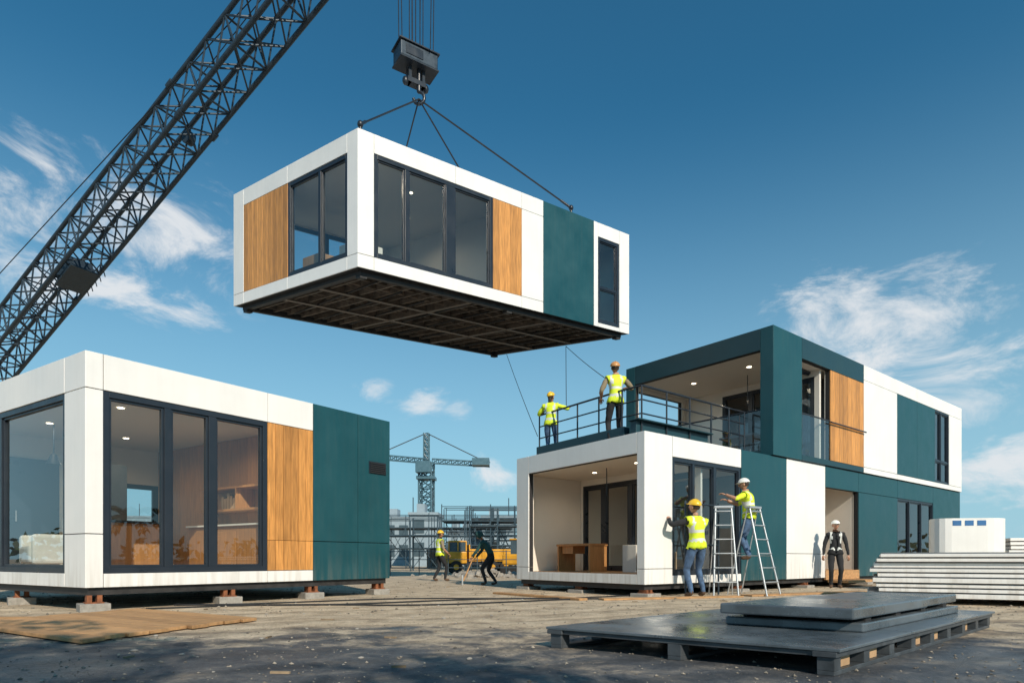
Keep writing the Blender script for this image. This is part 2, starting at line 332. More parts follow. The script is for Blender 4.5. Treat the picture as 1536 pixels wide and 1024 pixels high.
g.box('porch_wall',INT,P,(7.22,.17,.195),(7.28,1.5,2.499)); g.box('porch_wall',INT,P,(7.28,1.44,.195),(9.3,1.5,2.499)); g.box('porch_wall',TEAL,P,(9.185,.17,.195),(9.28,1.435,2.499))
g.box('porch_door',DOORG,P,(7.9,1.39,.2),(8.75,1.435,2.2),bevel=.004); g.box('porch_door_glass',FRAME,P,(8.05,1.375,.6),(8.3,1.388,2.0))
g.tube('door_handle',ALU,P(8.65,1.36,1.05),P(8.65,1.36,1.35),.012)
downlight(g,P,8.2,.7,2.5,10)
g.box('porch_step',PLY,P,(7.3,-.55,-.12),(9.1,-.02,-.06)); g.box('porch_step',PLY,P,(7.2,-.02,-.05),(9.18,.03,.19))
for s,t in((.2,.15),(3.3,.15),(6.3,.15),(9.8,.15),(13,.15),(17,.15),(.2,2),(.2,3.9)):
    c=P(s,t,0); foot(g,V((c.x,c.y,0)),.133,.42)
Ln2,W2,h2=13.05,4.43,3.02
P2=frame((6.03+.031,14.57-.039,3.136),(.782,.6234,0),(-.63,.777,0))
R,Lf,RB,LB=faces(P2,Ln2,W2)
panel(g,R,0,1.35,0,h2,TEAL,'upper_teal_panels',Ln2)
panel(g,R,1.35,4.86,2.5,h2,DTEAL,'upper_trim',Ln2); panel(g,R,1.35,4.86,0,.15,DTEAL,'upper_trim',Ln2)
boards(g,R,2.86,4.86,.15,2.5,'upper_wood_cladding',Ln2,w=.25,cuts=(1.12,))
g.tube('upper_rail',FRAME,R(2.75,-.06,1.12),R(4.86,-.06,1.12),.02)
for za,zc in((0,.16),(.16,2.6)): panel(g,R,4.86,7.2,za,zc,WHITE,'upper_white_panels',Ln2)
panel(g,R,4.86,8.8,2.6,h2,WHITE,'upper_white_panels',Ln2); panel(g,R,8.8,Ln2,2.6,h2,WHITE,'upper_white_panels',Ln2)
panel(g,R,7.2,8.8,.16,2.6,TEAL,'upper_teal_panels',Ln2); panel(g,R,8.8,10.37,.16,2.6,TEAL,'upper_teal_panels',Ln2); panel(g,R,7.2,Ln2,0,.16,WHITE,'upper_white_panels',Ln2)
window(g,R,10.37,11.75,.16,2.6,trans=(.9,),mull=((11.0,.06),)); panel(g,R,11.75,Ln2,.16,2.6,WHITE,'upper_white_panels',Ln2)
window(g,R,1.35,2.86,.15,2.5,mull=((2.1,.08),),dep=(.4,.52),gd=.46)
g.quad('balustrade_glass',GLASS,[R(1.4,.02,.15),R(2.8,.02,.15),R(2.8,.02,1.15),R(1.4,.02,1.15)]); g.tube('balustrade_rail',FRAME,R(1.35,.02,1.17),R(2.86,.02,1.17),.02)
panel(g,Lf,0,.33,0,h2,TEAL,'upper_teal_panels',W2); panel(g,Lf,4.1,W2,0,h2,TEAL,'upper_teal_panels',W2)
panel(g,Lf,.33,4.1,2.5,h2,DTEAL,'upper_trim',W2); panel(g,Lf,.33,4.1,0,.15,DTEAL,'upper_trim',W2)
panel(g,RB,0,.3,0,h2,DTEAL,'upper_trim',Ln2); panel(g,RB,2.4,Ln2,0,h2,WHITE,'upper_white_panels',Ln2); panel(g,RB,.3,2.4,2.4,h2,DTEAL,'upper_trim',Ln2); panel(g,RB,.3,2.4,0,.8,WHITE,'upper_white_panels',Ln2)
panel(g,LB,0,W2,0,h2,WHITE,'upper_white_panels',W2)
g.box('upper_floor',FLOORW,P2,(.1,.165,.02),(Ln2-.1,W2-.17,.13)); g.box('upper_ceiling',INT,P2,(.16,.16,2.51),(Ln2-.17,W2-.17,2.56)); g.box('upper_roof',DTEAL,P2,(.035,.035,h2-.05),(Ln2-.035,W2-.035,h2-.012))
QF=lambda a,d,z:P2(2.6+d,a,z)
window(g,QF,.3,3.0,.15,2.35,mull=((1.2,.1),(2.1,.1)),dep=(0,.1),gd=.05,w=.08)
g.box('loggia_wall',INT,P2,(2.6,3.0,.13),(2.68,W2-.17,2.509)); g.box('loggia_wall',INT,P2,(2.6,.3,2.35),(2.68,3.0,2.509)); g.box('loggia_wall',INT,P2,(2.6,.17,.13),(2.68,.3,2.509))
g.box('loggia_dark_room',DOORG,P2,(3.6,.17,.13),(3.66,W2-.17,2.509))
g.quad('loggia_glass',GLASS,[Lf(.35,.06,.15),Lf(2.6,.06,.15),Lf(2.6,.06,1.1),Lf(.35,.06,1.1)]); g.tube('balustrade_rail',FRAME,Lf(.33,.06,1.12),Lf(4.1,.06,1.12),.022)
for a in(.9,1.7,2.6,3.4): g.tube('balustrade_rail',FRAME,Lf(a,.06,.15),Lf(a,.06,1.12),.014)
downlight(g,P2,1.0,1.2,2.51,22,.06); downlight(g,P2,1.2,3.0,2.51,22,.06)
g.tube('loggia_pendant',FRAME,P2(1.6,1.6,2.5),P2(1.6,1.6,1.7),.012); g.box('loggia_table',DOORG,P2,(1.2,1.2,.8),(2.2,2.2,.85)); g.box('loggia_table',DOORG,P2,(1.6,1.6,.13),(1.75,1.75,.8))
T=lambda s,t,z:RP(s,t,z+h)
g.box('terrace_parapet',DTEAL,T,(.45,.95,.0),(.62,3.9,.30),bevel=.01); g.box('terrace_upstand',DTEAL,T,(.45,.62,.0),(2.9,.78,.36),bevel=.01)
g.box('terrace_upstand',DTEAL,T,(.4,.5,.36),(2.95,.8,.39))
rp=[(.55,3.9),(.55,3.2),(.55,2.5),(.55,1.8),(.55,1.1),(.6,.6),(1.4,.6),(2.2,.6),(3.0,.6),(3.7,.6),(4.35,.6)]
for s,t in rp: g.tube('terrace_railing_posts',FRAME,T(s,t,0),T(s,t,1.08),.018)
for z in(.52,.8,1.08):
    for a,c in zip(rp[:-1],rp[1:]): g.tube('terrace_railing_rails',FRAME,T(a[0],a[1],z),T(c[0],c[1],z),.016 if z<1 else .022)
g.done()
def simple(name,P,boxes,tubes=()):
    g=G(name,P(0,0,0))
    for part,m_,a,b_,bv in boxes: g.box(part,m_,P,a,b_,bv)
    for part,m_,a,b_,r in tubes: g.tube(part,m_,P(*a),P(*b_),r)
    return g.done()
D=frame(RP(1.15,3.0,.195),(.782,.6234,0),(-.5764,.8172,0))
simple('desk',D,[('top',WOODI,(-.3,-.6,.60),(.3,.6,.65),.005),('leg',WOODI,(-.28,-.58,0),(.28,-.53,.6),0),('leg',WOODI,(-.28,.53,0),(.28,.58,.6),0),('drawer',WOODI,(-.2,.1,.42),(.2,.5,.6),0)])
D=frame(RP(1.5,.95,.195),(.782,.6234,0),(-.5764,.8172,0))
simple('cardboard_boxes',D,[('box_1',CARD,(-.3,-.35,0),(.25,.3,.45),.01),('box_2',CARD,(-.25,-.3,.452),(.2,.2,.85),.01),('box_3',INT,(-.3,.34,0),(.1,.75,.6),.01),('box_4',CARD,(-.2,-.3,.852),(.15,.15,1.1),.01)])

# ================================================================ CRANE
g=G('crawler_crane',(-47,44.6,0))
P1=V((-26.3,33,12.4)); P2v=V((-8.5,23,21.2)); dv=P2v-P1
base=P1-dv*1.12; tip=P1+dv*1.335
ax=(tip-base).normalized(); side=ax.cross(V((0,0,1))).normalized(); upv=side.cross(ax).normalized()
NB=46
def ring(i):
    f=i/NB; c=base.lerp(tip,f); w=.90-.22*f
    if f>.93: w*=1-(f-.93)*8
    if f<.05: w*=.4+f*12
    return [c+side*w*a+upv*w*b for a,b in((-1,-1),(1,-1),(1,1),(-1,1))]
for i in range(NB):
    A_,B_=ring(i),ring(i+1)
    for k in range(4):
        j=(k+1)%4
        g.tube('boom_chords',STEEL,A_[k],B_[k],.095,n=8,cap=False)
        g.tube('boom_lacing',STEEL,A_[k],B_[j],.038,n=6,cap=False)
        g.tube('boom_lacing',STEEL,A_[j],B_[k],.038,n=6,cap=False)
        if i%2==0: g.tube('boom_lacing',STEEL,A_[k],A_[j],.045,n=6,cap=False)
def bp(f,a,b): return base.lerp(tip,f)+side*a+upv*b
for f in(.33,.545,.76):
    for a,b_ in((-.75,-.75),(.75,-.75),(.75,.75),(-.75,.75)): g.tube('boom_joint',STEEL,bp(f-.003,a,b_),bp(f+.003,a,b_),.13)
BF=lambda x,y,z: bp(.575,0,0)+ax*x+side*y+upv*z
g.box('boom_platform',STEEL,BF,(-.8,-.6,-1.05),(.8,.6,-.95)); g.box('boom_platform',STEEL,BF,(-.6,-.55,-.9),(.6,.55,-.3))
for q in range(5): g.tube('platform_rail',STEEL,BF(-.8+q*.4,-.9,-1.0),BF(-.8+q*.4,-.9,-.2),.025)
g.tube('platform_rail',STEEL,BF(-.8,-.9,-.2),BF(.8,-.9,-.2),.025)
g.tube('guide_sheave',STEEL,bp(.738,-.75,.1),bp(.738,-.45,.1),.27,n=18)
BG=lambda x,y,z: bp(.475,0,0)+ax*x+side*y+upv*z
for q in range(8): g.tube('platform_rail',STEEL,BG(-3+q*.8,-.9,.9),BG(-3+q*.8,-.9,1.8),.03)
for z in(.9,1.35,1.8): g.tube('platform_rail',STEEL,BG(-3,-.9,z),BG(2.6,-.9,z),.03)
pa=V((-24.5,30,14.4)); pd=V((14.9,-7,6.8))
g.tube('pendant_line',CABLE,pa-pd*1.3,pa+pd*1.45,.022,n=6)
g.tube('hoist_line',CABLE,bp(.1,0,1.2),bp(1.0,0,.8),.02,n=6)
CBF=frame((-47,45,0),(.8,-.6,0),(.6,.8,0))
g.box('crawler_track',TYRE,CBF,(-4,-3,0),(4,-1.9,1.3),bevel=.3); g.box('crawler_track',TYRE,CBF,(-4,1.9,0),(4,3,1.3),bevel=.3)
g.box('upper_works',STEEL,CBF,(-5,-1.8,1.4),(3,1.8,3.6),bevel=.1); g.box('cab',CABIN,CBF,(2,1.9,1.5),(4.2,3.1,3.9),bevel=.15); g.box('counterweight',FRAME,CBF,(-6.4,-2.2,1.5),(-5,2.2,4),bevel=.1)
hb=V((-2.66,17.3,14.45))
g.box('boom_head',STEEL,lambda x,y,z:tip+V((x,y,z)),(-.8,-2.4,-.9),(.8,.6,.3)); topz=tip.z-.6
for k in range(8):
    dx=-.55+1.1*(k%4)/3+ .04*(k//4); dy=-.18+.36*(k//4)
    g.tube('hoist_ropes',CABLE,(hb.x+dx*.78,hb.y+dy,hb.z+.2),(hb.x+dx,hb.y,topz),.014,n=6)
for dx in(-.1,.0,.12): g.tube('hoist_ropes',CABLE,(hb.x+dx,hb.y,hb.z+.2),(hb.x+dx,hb.y,topz),.015,n=6)
HB=frame(hb,(.84,.54,0),(-.54,.84,0))
g.box('hook_block',STEEL,HB,(-.55,-.28,-.21),(.55,.28,.20),bevel=.03)
g.box('hook_block_plate',FRAME,HB,(-.59,-.32,.205),(.59,.32,.24)); g.box('hook_block_plate',FRAME,HB,(-.4,-.295,-.12),(.1,-.283,.12))
g.box('hook_block_plate',FRAME,HB,(-.57,-.30,-.25),(.57,.30,-.215))
for x in(-.2,.2): g.box('hook_yoke',FRAME,HB,(x-.04,-.10,-.70),(x+.04,.10,-.25))
g.box('hook_yoke',FRAME,HB,(-.27,-.11,-.70),(.27,.11,-.57),bevel=.03)
for x in(-.3,.3): g.ell('hook_sheave',FRAME,HB(x,0,-.66),(.09,.09,.12),nu=10,nv=7)
hp=V((-2.57,17.3,13.45))
g.tube('hook_shank',FRAME,(hp.x,hp.y,hb.z-.22),(hp.x,hp.y,hp.z+.15),.06,n=12)
pr=None
for i in range(12):
    a=math.radians(100-i*25); p=hp+V((math.cos(a)*.15,0,math.sin(a)*.17-.02))
    if pr is not None: g.tube('crane_hook',FRAME,pr,p,.045,n=8)
    pr=p
for s,t in((.15,.14),(6.43,.12),(8.3,4.2),(4.0,4.6)):
    e=H(s,t,3.17); g.tube('lifting_slings',CABLE,hp+V((0,0,-.05)),e,.022,n=6)
    g.tube('sling_end',FRAME,e,e+(hp-e).normalized()*.35,.036,n=8)
g.done()
def rope(name,p0,p1,sag,r=.009):
    g=G(name,p0); pts=[]
    for i in range(13):
        f=i/12; p=V(p0).lerp(V(p1),f); p.z-=sag*4*f*(1-f); pts.append(p)
    g.path('line',CABLE,pts,r); g.done()

# ================================================================ PEOPLE
def ik(a,b,l1,l2,pole):
    d=b-a; Ld=max(.05,min(d.length,l1+l2-.004)); n=d.normalized(); b=a+n*Ld
    x=(l1*l1-l2*l2+Ld*Ld)/(2*Ld); hh=math.sqrt(max(0,l1*l1-x*x)); p=V(pole)-n*V(pole).dot(n); p.normalize()
    return a+n*x+p*hh,b
def skin_eval(vs,es,rs,root=0):
    me=bpy.data.meshes.new('tmp'); me.from_pydata([tuple(v) for v in vs],es,[]); ob=bpy.data.objects.new('tmp',me); COL.objects.link(ob)
    sk=ob.modifiers.new('s','SKIN'); sk.use_smooth_shade=True; sk.branch_smoothing=.6
    for i,r in enumerate(rs):
        d=me.skin_vertices[0].data[i]; d.radius=r if isinstance(r,tuple) else (r,r); d.use_root=(i==root)
    sb=ob.modifiers.new('u','SUBSURF'); sb.levels=2; sb.render_levels=2
    dg=bpy.context.evaluated_depsgraph_get(); dg.update()
    m2=bpy.data.meshes.new_from_object(ob.evaluated_get(dg))
    out=([v.co.copy() for v in m2.vertices],[tuple(p.vertices) for p in m2.polygons],[v.normal.copy() for v in m2.vertices])
    bpy.data.objects.remove(ob); bpy.data.meshes.remove(m2); return out
def person(name,loc,yaw,Ht,lh,rh,lf=(-.1,.0,0),rf=(.1,.0,0),pelvis=(0,0,.93),lean=0,side=0,hyaw=0,hpitch=0,shirt=BLACK,pants=JEANS,vest=HVY,hat=HATY,fore=None,longhair=False,boot=BOOT,hood=False,trim=None):
    g=G(name,loc); k=Ht/1.76; M=Matrix.Translation(V(loc))@Matrix.Rotation(yaw,4,'Z')@Matrix.Scale(k,4)
    pe=V(pelvis); RX=Matrix.Rotation(-lean,3,'X')@Matrix.Rotation(side,3,'Y')
    up=lambda x,y,z: pe+RX@V((x,y,z))
    J=[]; Ed=[]; Rd=[]; lab=[]
    def add(p,r,par=None,l=None):
        J.append(p); Rd.append(r)
        if par is not None: Ed.append((par,len(J)-1)); lab.append(l)
        return len(J)-1
    a0=add(pe,(.145)); w=add(up(0,0,.14),.125,a0,'t'); c=add(up(0,.0,.32),.145,w,'t'); c2=add(up(0,-.01,.43),.115,c,'t'); nb=add(up(0,0,.52),.062,c2,'t'); nk=add(up(0,.015,.60),.055,nb,'n')
    hands=[]
    for sx,hd in((-1,lh),(1,rh)):
        sh=up(.185*sx,0,.455); s_=add(sh,.072,c2,'t')
        pole=V((sx*.6,-.7,-.6)) 
        el,wr=ik(sh,V(hd),.29,.26,pole)
        e_=add(el,.050,s_,'a'); mid=(el+wr)/2; m_=add(mid,.043,e_,'f'); wri=add(wr,.033,m_,'f'); hands.append((el,wr,sx))
    for sx,ft in((-1,lf),(1,rf)):
        hip=pe+V((.095*sx,0,-.05)); h_=add(hip,.105,a0,'l')
        ft=V(ft); an=ft+V((0,-.03,.09)); kn,an=ik(hip,an,.43,.42,V((sx*.1,1,.1)))
        t_=add((hip+kn)/2,.083,h_,'l'); k_=add(kn,.063,t_,'l'); cf=add(kn.lerp(an,.4),.058,k_,'l'); a_=add(an,.046,cf,'l'); b2=add(an+V((0,.02,-.04)),.045,a_,'b'); add(an+V((sx*.02,.16,-.052)),.038,b2,'b')
    vs,fs,ns=skin_eval(J,Ed,Rd)
    def near(p):
        best=None
        for (i,j),l in zip(Ed,lab):
            a,b_=J[i],J[j]; d=b_-a; t=max(0,min(1,(p-a).dot(d)/max(1e-9,d.length_squared)))
            q=(p-a-d*t).length-(Rd[i]*(1-t)+Rd[j]*t)*.5
            if best is None or q<best[0]: best=(q,l)
        return best[1]
    labs={}
    for fi,f in enumerate(fs):
        cc=sum((vs[i] for i in f),V())/len(f); labs[fi]=near(cc)
    W_=[M@v for v in vs]
    me=bpy.data.meshes.new('body'); me.from_pydata([tuple(v-g.loc) for v in W_],[],fs)
    ms=[shirt,pants,SKIN,boot,fore or shirt]; idx={'t':0,'a':0,'l':1,'n':2,'b':3,'f':4}
    for q in ms: me.materials.append(q)
    for fi,p in enumerate(me.polygons): p.material_index=idx[labs[fi]]; p.use_smooth=True
    bm=bmesh.new(); bm.from_mesh(me); bmesh.ops.recalc_face_normals(bm,faces=bm.faces); bm.to_mesh(me); bm.free()
    ob=bpy.data.objects.new('body',me); COL.objects.link(ob); ob.parent=g.e
    tx=bpy.data.textures.new('folds','CLOUDS'); tx.noise_scale=.10; dm=ob.modifiers.new('folds','DISPLACE'); dm.texture=tx; dm.strength=.022; dm.mid_level=.5; dm.texture_coords='LOCAL'
    if vest:
        RI=RX.transposed(); vv=[vs[i]+ns[i]*.024 for i in range(len(vs))]; vf=[];mi=[]
        for fi,f in enumerate(fs):
            cc=sum((vs[i] for i in f),V())/len(f); q=RI@(cc-pe)
            if labs[fi] in('t','l') and -.05<q.z<.545 and abs(q.x)<.215 :
                if q.y>0 and abs(q.x)<.02: continue
                vf.append(f); st=(.06<q.z<.105) or (.21<q.z<.255) or (q.z>.25 and .085<abs(q.x)<.125)
                mi.append(1 if st else 0)
        me=bpy.data.meshes.new('vest'); me.from_pydata([tuple(M@v-g.loc) for v in vv],[],vf); me.materials.append(vest); me.materials.append(trim or REFL)
        for p,q in zip(me.polygons,mi): p.material_index=q; p.use_smooth=True
        bm=bmesh.new(); bm.from_mesh(me); bmesh.ops.delete(bm,geom=[v for v in bm.verts if not v.link_faces],context='VERTS'); bm.to_mesh(me); bm.free()
        ob=bpy.data.objects.new('hi_vis_vest',me); COL.objects.link(ob); ob.parent=g.e
        dm=ob.modifiers.new('folds','DISPLACE'); dm.texture=tx; dm.strength=.028; dm.mid_level=.45; dm.texture_coords='LOCAL'
        md=ob.modifiers.new('so','SOLIDIFY'); md.thickness=.008
    hc=up(0,.03,.70); RH=M.to_3x3()@RX@Matrix.Rotation(hyaw,3,'Z')@Matrix.Rotation(hpitch,3,'X')
    hcw=M@hc; X=lambda x,y,z: hcw+RH@V((x,y,z))
    def jaw(p):
        q=p.copy()
        if p.z<0: q.x*=1-.32*(-p.z)**1.3; q.y=q.y*(1-.25*(-p.z))+.16*(-p.z)
        return q
    g.ell('head',SKIN,X(0,0,0),(.074,.093,.118),RH,18,14,f=jaw)
    g.ell('nose',SKIN,X(0,.098,-.015),(.013,.02,.026),RH,8,6); g.ell('mouth',LIP,X(0,.086,-.062),(.024,.008,.008),RH,8,5)
    for sx in(-1,1):
        g.ell('ears',SKIN,X(.074*sx,-.005,-.01),(.012,.022,.034),RH,8,6)
        g.ell('eyes',EYEW,X(.03*sx,.080,.01),(.014,.010,.008),RH,8,6); g.ell('pupils',HAIR,X(.03*sx,.089,.01),(.006,.003,.006),RH,6,4)
        g.ell('eyebrows',HAIR,X(.03*sx,.085,.03),(.018,.008,.005),RH,6,4)
    g.ell('hair',HAIR,X(0,-.022,.012),(.08,.085,.105),RH,14,8,zmin=-.55)
    if longhair: 
        g.ell('ponytail',HAIR,X(0,-.085,-.12),(.055,.035,.15),RH,12,9)
    if hat:
        g.ell('hard_hat',hat,X(0,-.005,.035),(.104,.125,.098),RH,20,9,zmin=-.05)
        g.ell('hard_hat_brim',hat,X(0,.03,.035),(.112,.135,.010),RH,20,6); g.ell('hard_hat_ridge',hat,X(0,-.005,.05),(.016,.118,.092),RH,10,10)
    if hood: g.ell('hood',shirt,X(0,-.02,.01),(.10,.11,.135),RH,14,9,zmin=-.75)
    for el,wr,sx in hands:
        d=(wr-el).normalized(); a=d.cross(V((0,0,1)));
        if a.length<.2: a=V((0,1,0))
        a.normalize(); nrm=d.cross(a).normalized()*(-1)
        if nrm.z>0: nrm=-nrm
        g.ell('palms',SKIN,M@(wr+d*.045),(.034*k,.050*k,.018*k),(M.to_3x3()*(1/k))@Matrix((a,d,nrm)).transposed(),10,7)
        for fi,(off,ll) in enumerate(((-.027,.062),(-.009,.074),(.010,.070),(.027,.055))):
            p0=wr+d*.082+a*off; p1=p0+(d*.85+nrm*.5)*ll*.5; p2=p1+(d*.45+nrm*.9)*ll*.5
            g.tube('fingers',SKIN,M@p0,M@p1,.0095*k,.009*k,n=7); g.tube('fingers',SKIN,M@p1,M@p2,.009*k,.007*k,n=7)
        p0=wr+d*.03-a*sx*.03; p1=p0+(d*.6-a*sx*.7+nrm*.3)*.035; p2=p1+(d*.9+nrm*.4)*.03
        g.tube('thumbs',SKIN,M@p0,M@p1,.012*k,.0105*k,n=7); g.tube('thumbs',SKIN,M@p1,M@p2,.0105*k,.008*k,n=7)
    g.done(); return M
rad=math.radians
person('construction_worker',(3.53,11.95,0),rad(18),1.86,(-.40,.30,1.42),(-.05,.42,1.34),lf=(-.14,0,0),rf=(.15,.05,0),side=rad(-3),hyaw=rad(25),hpitch=rad(10))
person('construction_worker',(4.84,12.75,.70),rad(52),1.68,(-.42,.38,1.38),(.02,.50,1.30),lf=(-.09,.03,0),rf=(.10,.06,.0),lean=rad(8),hat=HATW,fore=SKIN,shirt=HVY,hyaw=rad(15))
person('construction_worker',(8.0,15.5,0),rad(160),1.68,(-.30,.05,.82),(.29,.06,.84),shirt=BLACK,pants=BLACK,vest=BLACK,hat=HATW,hyaw=rad(8),trim=REFL)
person('construction_worker',(-2.36,20.5,0),rad(-60),1.66,(-.28,.16,.88),(.26,.20,.95),lf=(-.09,-.16,0),rf=(.1,.18,0),pants=BLACK,shirt=KHAKI,vest=HVY,fore=SKIN)
person('construction_worker',(-.62,17.3,0),rad(75),1.64,(-.16,.50,.84),(.14,.56,.70),lf=(-.13,.10,0),rf=(.13,-.14,0),pelvis=(0,-.06,.88),lean=rad(30),hpitch=rad(-20),shirt=HOOD,pants=BLACK,vest=None,hat=None,hood=True)
ZR=3.1325-.012
person('construction_worker',(2.18,13.2,ZR),rad(8),1.76,(-.25,.22,1.02),(.36,.34,1.30),lf=(-.12,0,0),rf=(.13,.04,0),pants=BLACK,shirt=KHAKI,hat=HATO,fore=SKIN,hyaw=rad(-10),hpitch=rad(12))
person('construction_worker',(.93,15.0,ZR),rad(-15),1.60,(-.22,.26,1.32),(.42,.36,1.42),lf=(-.09,0,0),rf=(.1,.03,0),hat=HATY,longhair=True,fore=SKIN,shirt=HVY,hyaw=rad(-20),hpitch=rad(15))
rope('tag_line',H(8.55,4.6,-.1),(.60,14.7,3.6),.05,.009); rope('tag_line',H(8.6,2.2,-.1),(1.33,15.35,4.45),.1,.009); rope('tag_line',H(8.6,2.2,-.1),(2.45,13.6,4.35),.06,.009)
g=G('shovel',(-1.2,17.4,0)); g.tube('handle',PLY,(-.95,17.36,1.05),(-1.35,17.45,.12),.018); g.box('blade',ALU,frame((-1.38,17.45,.0),(.9,.1,.35),(-.1,.99,0)),(-.02,-.11,0),(.02,.11,.28)); g.done()

# ================================================================ LADDERS
def stepladder(loc,yaw,hh,w0=.5,w1=.36,spread=.75,name='stepladder'):
    g=G(name,loc); Mz=Matrix.Translation(V(loc))@Matrix.Rotation(yaw,4,'Z')
    Q=lambda x,y,z:Mz@V((x,y,z))
    for sx in(-1,1):
        g.tube('rails',ALU,Q(sx*w0/2,0,0),Q(sx*w1/2,spread*.55,hh),.020); g.tube('rear_legs',ALU,Q(sx*w0/2,spread*1.15,0),Q(sx*w1/2,spread*.6,hh),.014)
        g.tube('spreader',ALU,Q(sx*w0*.45,.2,hh*.45),Q(sx*w0*.45,spread*.9,hh*.45),.008)
    n=int(hh/.28)
    for i in range(1,n+1):
        f=i*.28/hh; w=w0+(w1-w0)*f; y=spread*.55*f
        g.box('treads',ALU,Q,(-w/2,y-.04,i*.28-.02),(w/2,y+.04,i*.28),bevel=.004)
        if i%3==0: g.tube('rear_braces',ALU,Q(-w/2,spread*(1.15-.55*f),i*.28),Q(w/2,spread*(1.15-.55*f),i*.28),.008)
    g.box('top_cap',ALU,Q,(-w1/2-.03,spread*.5,hh-.02),(w1/2+.03,spread*.68,hh+.03),bevel=.01)
    g.done()
stepladder((5.12,12.25,0),rad(38),1.75)
stepladder((4.15,12.15,0),rad(-10),1.75,w0=.46,w1=.30,spread=.6)
g=G('scaffold_trestle',(3.9,12.4,0))
for x,y in((3.35,12.1),(4.2,12.75)): g.tube('posts',STEEL,(x,y,0),(x,y,1.85),.02)
g.tube('bar',STEEL,(3.35,12.1,1.8),(4.2,12.75,1.8),.018); g.tube('bar',STEEL,(3.35,12.1,1.0),(4.2,12.75,1.0),.015); g.done()

# ================================================================ FOREGROUND MATERIAL
E=frame((1.98,3.82,0),(.743,.669,0),(-.8,.6,0))
g=G('steel_plate_pallet',(2.5,5.5,0))
for t in(.02,1.0,2.0): g.box('bearers',PALLET,E,(.02,t,0),(4.1,t+.10,.03),bevel=.004)
for i in range(9):
    for t in(.02,1.0,2.0): g.box('blocks',PALLET,E,(.02+i*.5,t,.03),(.12+i*.5,t+.10,.115),bevel=.003)
for t in(0,1.98): g.box('edge_rails',PALLET,E,(.0,t,.115),(4.12,t+.14,.15),bevel=.004)
for i in range(8): g.box('cross_bearers',PALLET,E,(.02+i*.56,.142,.116),(.14+i*.56,1.978,.148),bevel=.003)
for i in range(3):
    a=.0+i*1.38; g.box('base_plates',SLAB,E,(a,-.02,.151),(a+1.372,2.13,.172),bevel=.004)
for i in(0,1,3,4,6): g.box('cardboard_spacers',CARD,E,(.18+i*.5,.06,.032),(.38+i*.5,.12,.105))
g.done()
g=G('steel_slab_stack',(3,5.5,.17))
E2=frame((2.52,4.60,.173),(.743,.669,0),(-.8,.6,0))
g.box('lower_slab',SLAB,E2,(.1,-.02,0),(2.75,1.0,.07),bevel=.012); 
for i in range(4): g.box('spacers',CORE,E2,(.3+i*.7,.03,.071),(.42+i*.7,.95,.10))
g.box('upper_slab',SLAB,E2,(-.03,.0,.101),(1.78,.98,.185),bevel=.012); g.box('upper_slab',SLAB,E2,(1.79,.03,.101),(2.9,.96,.18),bevel=.012)
g.done()
g=G('insulated_panel_stack',(8,10,0)); E3=frame((5.95,10.35,0),(.886,-.463,0),(.5,.866,0))
for i in range(3): g.box('bearers',PLY,E3,(.2+i*2,.0,0),(.35+i*2,2.3,.1))
z=.1
for i in range(9):
    o=random.uniform(-.09,.12)+(.04*i if i<3 else .0); th=.05 if i%3 else .07
    g.box('panels',WHITE,E3,(o,random.uniform(-.05,.06),z),(5.2+o,2.2,z+th),bevel=.006); z+=th
    g.box('edge_strips',DOORG,E3,(o+.02,.06,z),(5.1,2.1,z+.024)); z+=.024
g.done()
g=G('insulated_panel_stack',(12,14.5,0)); E3=frame((11.6,14.6,0),(.985,-.17,0),(.4,.915,0))
z=0
for i in range(13):
    g.box('panels',WHITE,E3,(random.uniform(-.05,.05),0,z),(4.5,2,z+.07),bevel=.006); z+=.095
g.done()
g=G('wrapped_material_bundle',(9.8,14,0)); E4=frame((9.1,13.6,0),(.985,-.17,0),(.5,.866,0))
w,d_,r=1.5,1.1,.4
pts=[]
for cx,cy,a0_ in((w-r,r,-90),(w-r,d_-r,0),(r,d_-r,90),(r,r,180)):
    for i in range(6): a=rad(a0_+i*18); pts.append((cx+r*math.cos(a),cy+r*math.sin(a)))
n=len(pts); vs=[E4(x,y,zz) for zz in(.12,1.60) for x,y in pts]
g.add('wrap',WHITE,vs,[(i,(i+1)%n,n+(i+1)%n,n+i) for i in range(n)]+[tuple(range(n)),tuple(range(n,2*n))])
for k in range(3): g.box('label',BLUE,E4,(.42+k*.24,-.006,1.44),(.59+k*.24,-.003,1.55))
g.box('base',PLY,E4,(.1,.1,0),(w-.1,d_-.1,.12)); g.done()
g=G('plywood_sheets',(-4,6.3,0)); E5=frame((-3.62,5.25,.012),(.30,.954,0),(-.85,.53,0))
for i in range(9): g.box('boards',PLY,E5,(.0+i*.235,random.uniform(-.07,.05),0),(.222+i*.235,2.6+random.uniform(-.06,.06),.035),bevel=.004)
g.box('boards_under',PLY,E5,(.2,.2,-.012),(1.9,2.5,-.001))
g.done()
g=G('timber_planks',(-5,7.3,0)); E6=frame((-4.15,7.55,0),(-.99,-.1,0),(.1,-.99,0))
g.box('plank_1',PLY,E6,(0,0,0),(3.2,.14,.045),bevel=.004); g.box('plank_2',PLY,E6,(.3,.2,0),(3.4,.32,.04),bevel=.004); g.done()
g=G('timber_planks',(3,10.6,0)); E6=frame((-.4,12.9,0),(.6,-.8,0),(.8,.6,0))
g.box('plank_1',PLY,E6,(0,0,0),(2.6,.2,.04),bevel=.004); g.box('plank_2',PLY,frame((1.6,10.9,0),(.95,.3,0),(-.3,.95,0)),(0,0,0),(2.9,.22,.03),bevel=.004);
g.box('plank_3',PLY,frame((4.6,12.0,0),(.9,.43,0),(-.43,.9,0)),(0,0,0),(3.4,.3,.03),bevel=.004); g.done()
